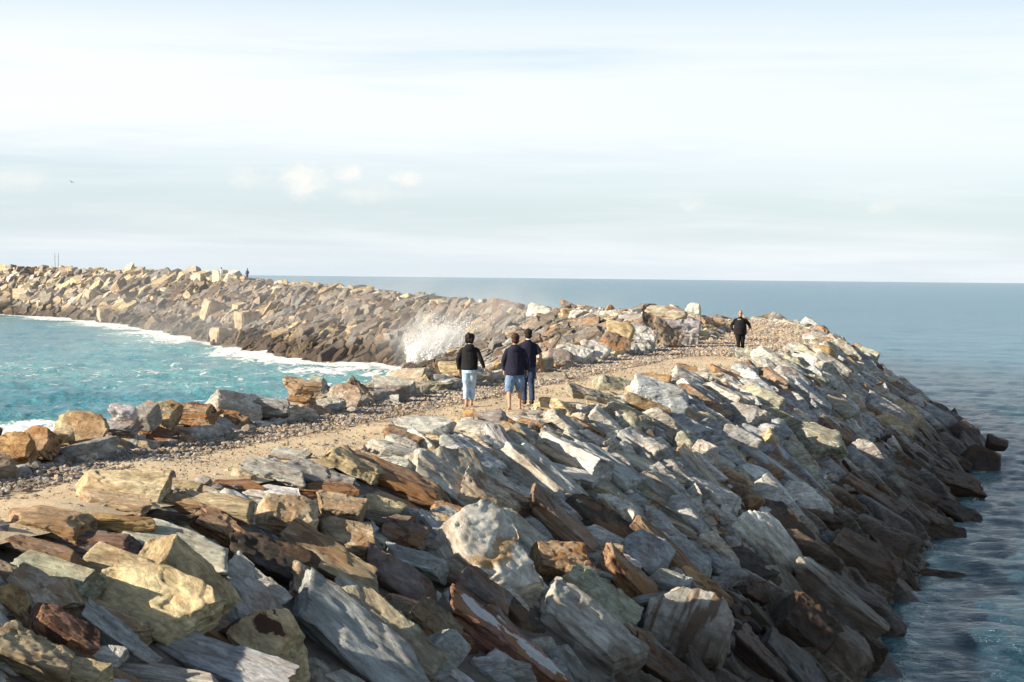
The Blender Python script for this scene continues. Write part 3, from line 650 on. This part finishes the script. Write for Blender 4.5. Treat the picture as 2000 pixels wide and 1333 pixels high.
# broken wave between the near arm and the left edge of the view, and the splash cove
patch = np.exp(-(((xs + 23.5) / 5.5) ** 2 + ((ys - 82) / 9.0) ** 2)) * 1.1
cove = np.exp(-(((xs + 14) / 9) ** 2 + ((ys - 140) / 16) ** 2)) * 0.75
streak = np.clip(fbm(np.stack([xs * 0.05, ys * 0.035, np.full(len(xs), 5.0)], 1), 3) * 0.55, 0, 0.42) * bay[sel]
foam[sel] = np.clip(np.maximum.reduce([fl, frr, patch, cove, streak]), 0, 1)
Z[sel] += 0.10 * np.clip(patch, 0, 1) + 0.25 * np.clip(fl - 0.4, 0, 1) * (0.5 + nf)
nr, na_ = X.shape; I = np.arange(nr * na_).reshape(nr, na_)
F = np.stack([I[:-1, :-1], I[:-1, 1:], I[1:, 1:], I[1:, :-1]], -1).reshape(-1, 4)
me = tri_mesh('sea', np.stack([X, Y, Z], -1).reshape(-1, 3), F, True, {'foam': ('FLOAT', foam), 'bay': ('FLOAT', bay), 'lee': ('FLOAT', lee), 'far': ('FLOAT', np.clip((DD - 60) / 400, 0, 1))})
m, g, b = new_mat('sea_water'); geo = g.n('ShaderNodeNewGeometry'); pos = geo.outputs['Position']
fo = g.n('ShaderNodeAttribute', {'attribute_name': 'foam'}).outputs['Fac']; ba = g.n('ShaderNodeAttribute', {'attribute_name': 'bay'}).outputs['Fac']
lace = g.noise(g.vmap(pos, (1.0, 0.7, 1)), 0.75, 8, 0.68, 1.2); big = g.noise(g.vmap(pos, (0.05, 0.02, 1)), 1.0, 5, 0.6)
chop = g.noise(g.vmap(pos, (0.7, 1.0, 1)), 1.7, 6, 0.6)
cb = g.mix(g.mr(big, 0.35, 0.65), (0.03, 0.175, 0.23, 1), (0.06, 0.25, 0.30, 1))
cs = g.mix(g.mr(big, 0.35, 0.65), (0.028, 0.135, 0.20, 1), (0.034, 0.15, 0.215, 1))
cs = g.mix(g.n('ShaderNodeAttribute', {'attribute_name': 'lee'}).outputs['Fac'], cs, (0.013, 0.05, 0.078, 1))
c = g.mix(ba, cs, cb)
c = g.mix(g.math('MULTIPLY', g.mr(fo, 0.05, 0.6), 0.55), c, (0.20, 0.42, 0.40, 1))
fm = g.mr(g.math('ADD', fo, g.math('MULTIPLY', g.math('SUBTRACT', lace, 0.5), 2.3)), 0.55, 0.75)
cap = g.math('MULTIPLY', g.mr(g.math('ADD', g.math('MULTIPLY', chop, 0.5), g.math('MULTIPLY', g.noise(g.vmap(pos, (0.22, 0.5, 1)), 1.0, 4, 0.6), 0.5)), 0.60, 0.64), g.math('MULTIPLY', ba, 0.6))
fm = g.math('MAXIMUM', fm, cap)
c = g.mix(fm, c, (0.80, 0.82, 0.82, 1))
g.set(b.inputs['Base Color'], c); fa = g.n('ShaderNodeAttribute', {'attribute_name': 'far'}).outputs['Fac']
g.set(b.inputs['Roughness'], g.mr(fm, 0, 1, g.mr(fa, 0, 1, 0.16, 0.22), 0.8)); b.inputs['IOR'].default_value = 1.333; b.inputs['Specular IOR Level'].default_value = 1.0
hb = g.math('ADD', g.math('MULTIPLY', chop, 1.0), g.math('MULTIPLY', g.noise(g.vmap(pos, (0.6, 1.0, 1)), 6, 4, 0.6), 0.22))
hb = g.math('ADD', hb, g.math('MULTIPLY', g.noise(g.vmap(pos, (0.22, 0.42, 1)), 1.0, 8, 0.7), 1.6))
hb = g.math('ADD', hb, g.math('MULTIPLY', fm, 0.25))
g.set(b.inputs['Normal'], g.n('ShaderNodeBump', Strength=g.mr(fa, 0, 1, 0.9, 0.85), Distance=0.4, Height=hb).outputs[0])
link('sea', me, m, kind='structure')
V = np.array([(-40000, -40000, -2.3), (40000, -40000, -2.3), (40000, 40000, -2.3), (-40000, 40000, -2.3)]);
link('sea_bed', tri_mesh('sea_bed', V, np.array([(0, 1, 2, 3)])), plain('sea_floor_sand', (0.05, 0.1, 0.1)), kind='structure')

# ------------------------------------------------------------------ breaking wave: droplets and drifting mist
def spray():
    octv = np.array([(1, 0, 0), (-1, 0, 0), (0, 1, 0), (0, -1, 0), (0, 0, 1), (0, 0, -1)], float)
    octf = np.array([(0, 2, 4), (2, 1, 4), (1, 3, 4), (3, 0, 4), (2, 0, 5), (1, 2, 5), (3, 1, 5), (0, 3, 5)])
    Ps, Rs = [], []
    for _ in range(95):                                     # each jet a ballistic streak thrown up from the foot of the rocks
        bx = RNG.uniform(795, 893); reach = 105 * RNG.uniform(0.2, 1) ** 0.8 * (0.6 + 0.45 * math.exp(-((bx - 862) / 38) ** 2))
        lean = RNG.normal(0.28, 0.30); D = 133 + RNG.normal(0, 1.2); y0 = 707 - max(0, bx - 840) * 0.22
        for _ in range(int(60 + reach * 3.0)):
            u = RNG.uniform(0, 1) ** 1.25; fall = 0.35 * u * u
            p = at(bx + reach * lean * u, y0 - reach * (u - fall * 0.5), D); k = 0.04 + 0.42 * u * RNG.uniform(0.3, 1)
            Ps.append((p.x + RNG.normal(0, k), p.y + RNG.normal(0, 0.15), p.z + RNG.normal(0, k))); Rs.append((0.014 + 0.046 * RNG.uniform(0, 1) ** 3) * (1.3 - 0.6 * u))
    Ps = np.array(Ps); Rs = np.array(Rs); okm = Ps[:, 2] > 0.0; Ps, Rs = Ps[okm], Rs[okm]; n = len(Ps)
    V = (octv[None] * Rs[:, None, None] * np.array([1, 1, 1.3]) + Ps[:, None]).reshape(-1, 3); F = (octf[None] + (np.arange(n) * 6)[:, None, None]).reshape(-1, 3)
    m, g, b = new_mat('white_spray'); b.inputs['Base Color'].default_value = (0.86, 0.87, 0.87, 1); b.inputs['Roughness'].default_value = 0.6
    b.inputs['Subsurface Weight'].default_value = 0.0; b.inputs['Transmission Weight'].default_value = 0.0
    link('sea_spray', tri_mesh('sea_spray', V, F, True), m, kind='stuff', label='white burst of spray where a wave hits the rocks', category='spray')
spray()
def mist(name, px, py, D, rx, ry, rz, dens, lab):
    bm = bmesh.new(); bmesh.ops.create_icosphere(bm, subdivisions=3, radius=1.0); me = bpy.data.meshes.new(name); bm.to_mesh(me); bm.free()
    m = bpy.data.materials.new(name + '_air'); m.use_nodes = True; g = G(m.node_tree); g.nt.nodes.clear()
    oc = g.n('ShaderNodeTexCoord').outputs['Object']
    r_ = g.n('ShaderNodeVectorMath', {'operation': 'LENGTH'}, i0=oc).outputs['Value']
    nz = g.noise(oc, 2.6, 4, 0.6)
    d = g.math('MULTIPLY', g.math('MULTIPLY', g.mr(r_, 1.0, 0.15), g.mr(nz, 0.35, 0.7)), dens)
    v = g.n('ShaderNodeVolumePrincipled', Color=(0.95, 0.95, 0.95, 1), Density=d, Anisotropy=0.2)
    g.n('ShaderNodeOutputMaterial', Volume=v.outputs[0])
    o = link(name, me, m, kind='stuff', label=lab, category='mist'); o.location = at(px, py, D); o.scale = (rx, ry, rz)
mist('spray_mist', 858, 676, 133, 4.2, 2.4, 3.4, 1.0, 'bright mist around the bursting wave')
mist('sea_mist', 930, 640, 128, 14, 8, 6.5, 0.075, 'thin salt mist drifting over the bend of the breakwater')

mist('spray_haze', 620, 620, 185, 52, 60, 9.0, 0.010, 'faint salt haze along the far arm of the breakwater')

# ------------------------------------------------------------------ people
def loft(bm, rings, seg=12):
    """rings: (x, y, z, rx, ry) horizontal ellipses, closed at both ends"""
    rows = []
    for (x, y, z, rx, ry) in rings:
        rows.append([bm.verts.new((x + rx * math.cos(2 * math.pi * k / seg), y + ry * math.sin(2 * math.pi * k / seg), z)) for k in range(seg)])
    flip = rings[0][2] > rings[-1][2]
    for a, b_ in zip(rows, rows[1:]):
        for k in range(seg):
            f = (a[k], a[(k + 1) % seg], b_[(k + 1) % seg], b_[k]); bm.faces.new(f[::-1] if flip else f)
    bm.faces.new(rows[0] if flip else rows[0][::-1]); bm.faces.new(rows[-1][::-1] if flip else rows[-1])
def tube(bm, pts, seg=10):
    """pts: (x, y, z, r) round tube with rings square to the path"""
    ps = [Vector(p[:3]) for p in pts]; rows = []
    for i, p in enumerate(pts):
        t = (ps[min(i + 1, len(ps) - 1)] - ps[max(i - 1, 0)]).normalized(); a = t.orthogonal().normalized()
        if i: a = (a0 - t * a0.dot(t)).normalized()
        a0 = a; b_ = t.cross(a)
        rows.append([bm.verts.new(ps[i] + (a * math.cos(2 * math.pi * k / seg) + b_ * math.sin(2 * math.pi * k / seg)) * p[3]) for k in range(seg)])
    for a, b_ in zip(rows, rows[1:]):
        for k in range(seg): bm.faces.new((a[k], a[(k + 1) % seg], b_[(k + 1) % seg], b_[k]))
    bm.faces.new(rows[0][::-1]); bm.faces.new(rows[-1])
def blob(bm, c, r, rot=(0, 0, 0)):
    bmesh.ops.create_icosphere(bm, subdivisions=3, radius=1.0, matrix=Matrix.Translation(c) @ Euler(rot).to_matrix().to_4x4() @ Matrix.Diagonal((*r, 1)))
SKIN = plain('skin', (0.42, 0.23, 0.15), 0.6, 0.12, 20)
BLACK = plain('black_cloth', (0.010, 0.010, 0.012), 0.9, 0.3, 25, 0.01)
NAVY = plain('navy_cloth', (0.012, 0.013, 0.028), 0.9, 0.3, 25, 0.01)
JEANS = plain('washed_denim', (0.34, 0.46, 0.61), 0.9, 0.35, 9, 0.02)
DENIM = plain('blue_denim', (0.13, 0.20, 0.32), 0.9, 0.4, 9, 0.02)
DKJEAN = plain('dark_denim', (0.025, 0.04, 0.085), 0.9, 0.3, 12, 0.02)
HAIRD = plain('dark_hair', (0.018, 0.011, 0.008), 0.7, 0.5, 60, 0.02); HAIRB = plain('brown_hair', (0.045, 0.018, 0.009), 0.65, 0.5, 60, 0.02); HAIRG = plain('grey_hair', (0.10, 0.09, 0.08), 0.8, 0.4, 60, 0.01)
GLASS = plain('dark_lens', (0.01, 0.01, 0.01), 0.2, 0.0); SHOE = plain('shoe_leather', (0.03, 0.022, 0.018), 0.6); SOLE = plain('flip_flop', (0.05, 0.03, 0.02), 0.8); WHITE = plain('white_cloth', (0.7, 0.7, 0.7), 0.9)
def wrinkle(me, amp, sc):
    P = coords(me); Nn = normals(me); P = P + Nn * (fbm(P * np.array([sc, sc, sc * 0.5]), 3) * amp)[:, None]
    me.vertices.foreach_set('co', P.astype(np.float32).ravel()); me.polygons.foreach_set('use_smooth', np.ones(len(me.polygons), bool)); me.update()
def person(px, py_feet, Dp, height, yaw, lab, spec):
    """built 1.75 m tall, facing +Y, then scaled; legs, arms given as joint lists for x>0 (its right) and x<0"""
    p = at(px, py_feet, Dp); z = ground(p.x, p.y) + 0.04; w = spec.get('w', 1.0)
    LEG = spec['legs']; ARM = spec['arms']; belly = spec.get('belly', 0.0)
    bm = bmesh.new()
    loft(bm, [(0, 0, 0.84, .15 * w, .10 * w), (0, 0, .95, .16 * w, .105 * w), (0, .01, 1.08, .14 * w, .10 * w + belly), (0, .0, 1.25, .165 * w, .11 * w), (0, -.01, 1.38, .17 * w, .095 * w), (0, -.015, 1.44, .12 * w, .075), (0, -.01, 1.48, .062, .06), (0, 0, 1.53, .055, .06), (0, .01, 1.60, .055, .06)])
    blob(bm, (0, .015, 1.635), (.074, .092, .112)); blob(bm, (0, .055, 1.575), (.052, .05, .05))           # skull, jaw
    blob(bm, (0, .112, 1.615), (.013, .018, .024)); blob(bm, (0, .096, 1.572), (.024, .010, .007))         # nose, mouth
    for sx in (-1, 1):
        blob(bm, (sx * .077, .0, 1.625), (.009, .018, .030)); blob(bm, (sx * .030, .094, 1.64), (.012, .008, .008))
        hip, knee, ank = LEG[sx]
        tube(bm, [(*hip, .085 * w), (*(Vector(hip).lerp(Vector(knee), .5)), .075 * w), (*knee, .055), (*(Vector(knee).lerp(Vector(ank), .35)), .055), (*ank, .036), (ank[0], ank[1], ank[2] - .03, .034)])
        a = Vector(ank); tilt = spec.get('foot', {}).get(sx, 0.0)
        blob(bm, a + Vector((0, .06 * math.cos(tilt), -.055 - .06 * math.sin(tilt))), (.043, .125, .033), (-tilt, 0, 0)); blob(bm, a + Vector((0, -.03, -.04)), (.034, .04, .04))
        sh, elb, wr = (Vector(q) for q in ARM[sx])
        tube(bm, [(*sh, .05 * w), (*(sh.lerp(elb, .5)), .044 * w), (*elb, .037 * w), (*(elb.lerp(wr, .4)), .037), (*wr, .026)])
        d = (wr - elb).normalized(); hand = wr + d * .06
        blob(bm, hand, (.022, .040, .052), (math.atan2(d.y, -d.z), 0, 0))
        side = Vector((0, 1, 0)); side = (side - d * side.dot(d)).normalized(); inw = Vector((-sx, 0, 0))
        for fi, (off_, ln_) in enumerate(((-.030, .058), (-.010, .072), (.010, .078), (.029, .070))):        # four curled fingers
            b0 = wr + d * .095 + side * off_
            tube(bm, [(*b0, .0095), (*(b0 + d * ln_ * .5 + inw * .008), .0092), (*(b0 + d * ln_ * .85 + inw * .026), .0085), (*(b0 + d * ln_ + inw * .045), .007)], 6)
        b0 = wr + d * .03 + side * .030
        tube(bm, [(*b0, .012), (*(b0 + d * .03 + side * .022), .011), (*(b0 + d * .06 + side * .026 + inw * .01), .009)], 6)
    body = remeshed(bm, 0.0085, 1); body.polygons.foreach_set('use_smooth', np.ones(len(body.polygons), bool))
    o = link('person', body, SKIN, label=lab, category='person')
    def part(name, bm, mat, voxel=0.012, amp=0.006, sc=9.0):
        me = remeshed(bm, voxel, 2); wrinkle(me, amp, sc); link(name, me, mat, o)
    # top
    bm = bmesh.new(); lo_ = spec.get('hem', 0.86); L = spec.get('loose', 1.0)
    loft(bm, [(0, 0, lo_, .185 * w * L, .135 * w * L + belly), (0, 0, lo_ + .05, .195 * w * L, .14 * w * L + belly), (0, .01, 1.05, .195 * w * L, .135 * w * L + belly), (0, 0, 1.25, .195 * w, .135 * w + belly * .6), (0, -.01, 1.35, .188 * w, .115 * w), (0, -.015, 1.42, .145 * w, .09), (0, -.012, 1.475, .078, .075), (0, -.01, 1.505, .070, .072)], 18)
    for sx in (-1, 1):
        sh, elb, wr = (Vector(q) for q in ARM[sx]); e = spec.get('sleeve', 1.0)
        pts = [(*(sh + Vector((-sx * .05, 0, .01))), .055 * w), (*(sh.lerp(elb, .08)), .064 * w), (*(sh.lerp(elb, .5)), .062 * w), (*elb, .056 * w), (*(elb.lerp(wr, .5)), .054), (*(elb.lerp(wr, .93)), .042)]
        tube(bm, pts if e == 1.0 else pts[:2] + [(*(sh.lerp(elb, .45)), .073 * w), (*(sh.lerp(elb, .8)), .075 * w)])
    if spec.get('hood'):
        blob(bm, (0, -.105, 1.40), (.115, .055, .085)); blob(bm, (0, -.085, 1.47), (.095, .050, .040)); blob(bm, (-.07, .02, 1.46), (.04, .075, .032)); blob(bm, (.07, .02, 1.46), (.04, .075, .035))
    part(spec['top'][0], bm, spec['top'][1])
    # legs
    bm = bmesh.new(); cut = spec.get('cut', 1.0); fl = spec.get('flare', 1.0)
    loft(bm, [(0, 0, .80, .15 * w, .115 * w), (0, 0, .86, .17 * w, .125 * w), (0, 0, .95, .172 * w, .122 * w + belly * .7), (0, 0, 1.0, .165 * w, .115 * w + belly * .7)], 16)
    for sx in (-1, 1):
        hip, knee, ank = (Vector(q) for q in LEG[sx]); end = knee.lerp(ank, cut)
        tube(bm, [(*(hip + Vector((0, 0, .06))), .09 * w), (*hip, .10 * w), (*(hip.lerp(knee, .5)), .093 * w * fl), (*knee, .078 * fl), (*(knee.lerp(end, .5)), .074 * fl), (*end, .068 * fl)], 14)
    part(spec['bottom'][0], bm, spec['bottom'][1], 0.012, 0.010, 7.0)
    # hair
    bm = bmesh.new(); kind = spec['hair'][0]
    if kind == 'bushy':
        blob(bm, (0, -.012, 1.67), (.122, .120, .110)); blob(bm, (0, -.05, 1.60), (.112, .080, .085))
        part('hair', bm, spec['hair'][1], 0.010, 0.016, 26)
    elif kind == 'short':
        blob(bm, (0, -.008, 1.672), (.099, .106, .095)); blob(bm, (0, -.045, 1.60), (.086, .062, .075))
        part('hair', bm, spec['hair'][1], 0.010, 0.007, 28)
    else:                                                        # cropped, receding
        blob(bm, (0, -.028, 1.662), (.081, .083, .090)); part('hair', bm, spec['hair'][1], 0.010, 0.003, 30)
    if spec.get('glasses'):
        bm = bmesh.new()
        for sx in (-1, 1): blob(bm, (sx * .034, .104, 1.64), (.027, .012, .018)); tube(bm, [(sx * .058, .10, 1.645, .006), (sx * .084, .01, 1.645, .006)])
        tube(bm, [(-.02, .112, 1.645, .006), (.02, .112, 1.645, .006)]); part('sunglasses', bm, GLASS, 0.006, 0.0)
    if spec.get('collar'):
        bm = bmesh.new(); tube(bm, [(-.055, -.055, 1.515, .011), (0, -.078, 1.512, .012), (.055, -.055, 1.515, .011)]); part('collar', bm, WHITE, 0.006, 0.0)
    if spec.get('shoes'):
        for sx in (-1, 1):
            a = Vector(LEG[sx][2]); bm = bmesh.new(); blob(bm, a + Vector((0, .065, -.05)), (.052, .14, .045)); blob(bm, a + Vector((0, -.03, -.03)), (.045, .05, .06)); part('shoe', bm, spec['shoes'], 0.01, 0.0)
    o.location = (p.x, p.y, z); k = height / 1.75; o.scale = (k, k, k); o.rotation_euler = (0, 0, yaw)
    return o
# legs: hip, knee, ankle; arms: shoulder, elbow, wrist (key 1: its right-hand side x>0 when it faces away from us)
walk = lambda a: {-1: ((-.09, 0, .86), (-.10, .09 * a, .49), (-.10, -.02 * a, .09)), 1: ((.09, 0, .86), (.09, .03 * a, .48), (.085, -.20 * a, .13))}
person(916, 797, 40.3, 1.72, R(-6), 'person in a black hooded top and pale jeans walking apart from the pair', dict(
    legs={-1: ((-.09, 0, .86), (-.085, .10, .49), (-.055, -.08, .10)), 1: ((.09, 0, .86), (.06, .16, .50), (.035, .14, .09))},
    arms={-1: ((-.172, 0, 1.375), (-.275, -.03, 1.13), (-.255, .02, .87)), 1: ((.172, 0, 1.375), (.285, -.05, 1.15), (.36, .02, .93))},
    foot={-1: .35}, top=('hooded_sweatshirt', BLACK), hood=True, bottom=('jeans', JEANS), cut=.82, flare=1.0, hair=('bushy', HAIRD), collar=True, hem=.88, loose=1.02, w=1.04))
person(1005, 806, 39.4, 1.76, R(4), 'person in a navy hooded top and long denim shorts with bare calves', dict(
    legs={-1: ((-.09, 0, .86), (-.135, -.02, .48), (-.135, -.22, .13)), 1: ((.09, 0, .86), (.13, .10, .49), (.125, .10, .09))},
    arms={-1: ((-.172, 0, 1.375), (-.27, -.01, 1.13), (-.25, .08, .90)), 1: ((.172, 0, 1.375), (.275, -.03, 1.14), (.285, .05, .90))},
    foot={-1: .5}, top=('hooded_sweatshirt', NAVY), hood=True, bottom=('denim_shorts', DENIM), cut=.20, flare=1.28, hair=('short', HAIRB), hem=.80, loose=1.08, w=1.08))
person(1030, 794, 41.2, 1.82, R(8), 'person in a navy short sleeved shirt and dark jeans beside the denim shorts', dict(
    legs={-1: ((-.09, 0, .86), (-.08, .08, .49), (-.07, -.04, .09)), 1: ((.09, 0, .86), (.09, .02, .48), (.09, -.10, .10))},
    arms={-1: ((-.172, 0, 1.375), (-.26, -.02, 1.13), (-.24, .05, .88)), 1: ((.172, 0, 1.375), (.30, -.05, 1.14), (.255, .03, .88))},
    top=('t_shirt', NAVY), sleeve=.4, bottom=('jeans', DKJEAN), hair=('short', HAIRD), collar=True, hem=.86, shoes=SHOE, w=1.02))
person(1445, 692, 70.5, 1.80, R(180), 'person all in black with dark glasses walking toward us alone', dict(
    legs={-1: ((-.10, 0, .86), (-.10, .06, .49), (-.09, -.02, .09)), 1: ((.10, 0, .86), (.09, .10, .50), (.07, .05, .09))},
    arms={-1: ((-.20, 0, 1.375), (-.37, -.04, 1.17), (-.40, .13, 1.00)), 1: ((.20, 0, 1.375), (.35, -.05, 1.15), (.33, .02, .92))},
    top=('sweater', BLACK), bottom=('trousers', BLACK), hair=('cropped', HAIRG), glasses=True, hem=.78, belly=.045, loose=1.12, w=1.2, shoes=SHOE))
far = dict(legs=walk(0.6), arms={-1: ((-.172, 0, 1.375), (-.26, -.02, 1.13), (-.24, .05, .88)), 1: ((.172, 0, 1.375), (.27, -.05, 1.14), (.29, .12, .92))}, hair=('short', HAIRD))
for (px, py, top, bot, lab) in ((483, 548, DKJEAN, BLACK, 'tiny distant person in dark clothes on the far crest'), (432, 557, plain('pale_blue_cloth', (.32, .38, .45)), plain('grey_cloth', (.25, .27, .30)), 'tiny distant person in pale clothes below the far crest')):
    h = hit(px, py); D = h[0].y if h[0] else 250
    q = person(px, py, D, 1.75, R(150), lab, dict(far, top=('jacket', top), bottom=('trousers', bot)))
    q.location = at(px, py, D - 1.0) + Vector((0, 0, 0.75 if px == 432 else 0.0))

# ------------------------------------------------------------------ two thin poles behind the far crest, and two gulls
M_POLE = plain('grey_pole', (0.22, 0.2, 0.2), 0.6)
for k, (px, top_) in enumerate(((108, 494), (114, 494))):
    bm = bmesh.new(); D = 343; p0 = at(px, 524, D); p1 = at(px + (0 if k else -1), top_, D)
    tube(bm, [(0, 0, -1.5, .07), (0, 0, 0, .06), (p1.x - p0.x, 0, (p1.z - p0.z) * .6, .05), (p1.x - p0.x, 0, p1.z - p0.z, .03)], 8)
    tube(bm, [(-.12, 0, (p1.z - p0.z) * .75, .03), (.12, 0, (p1.z - p0.z) * .75, .03)], 6)
    me = bpy.data.meshes.new('pole'); bm.to_mesh(me); bm.free()
    o = link('pole', me, M_POLE, label=('thin grey pole, farther out to sea of the pair', 'thin grey pole, nearer the bend of the pair')[k], category='pole', group='pair of poles on the far crest'); o.location = p0
M_GULL = plain('gull_feathers', (0.08, 0.08, 0.09), 0.8)
for (px, py, lab) in ((140, 356, 'dark speck of a gull high over the far arm'),):
    bm = bmesh.new(); blob(bm, (0, 0, 0), (.08, .22, .07)); blob(bm, (0, .2, .03), (.045, .07, .045))
    for sx in (-1, 1):
        vs = [bm.verts.new(q) for q in ((sx * .05, .08, .02), (sx * .3, .13, .13), (sx * .62, .0, .08), (sx * .3, -.03, .12), (sx * .05, -.1, .02))]
        vs2 = [bm.verts.new((v.co.x, v.co.y, v.co.z - .02)) for v in vs]
        bm.faces.new(vs); bm.faces.new(vs2[::-1])
        for a in range(5): bm.faces.new((vs[a], vs2[a], vs2[(a + 1) % 5], vs[(a + 1) % 5]))
    vs = [bm.verts.new(q) for q in ((-.03, -.18, 0), (.03, -.18, 0), (.06, -.34, 0), (-.06, -.34, 0))]; bm.faces.new(vs)
    me = bpy.data.meshes.new('gull'); bm.to_mesh(me); bm.free(); o = link('gull', me, M_GULL, label=lab, category='bird'); o.location = at(px, py, 260); o.rotation_euler = (0.2, 0.3, 0.9)
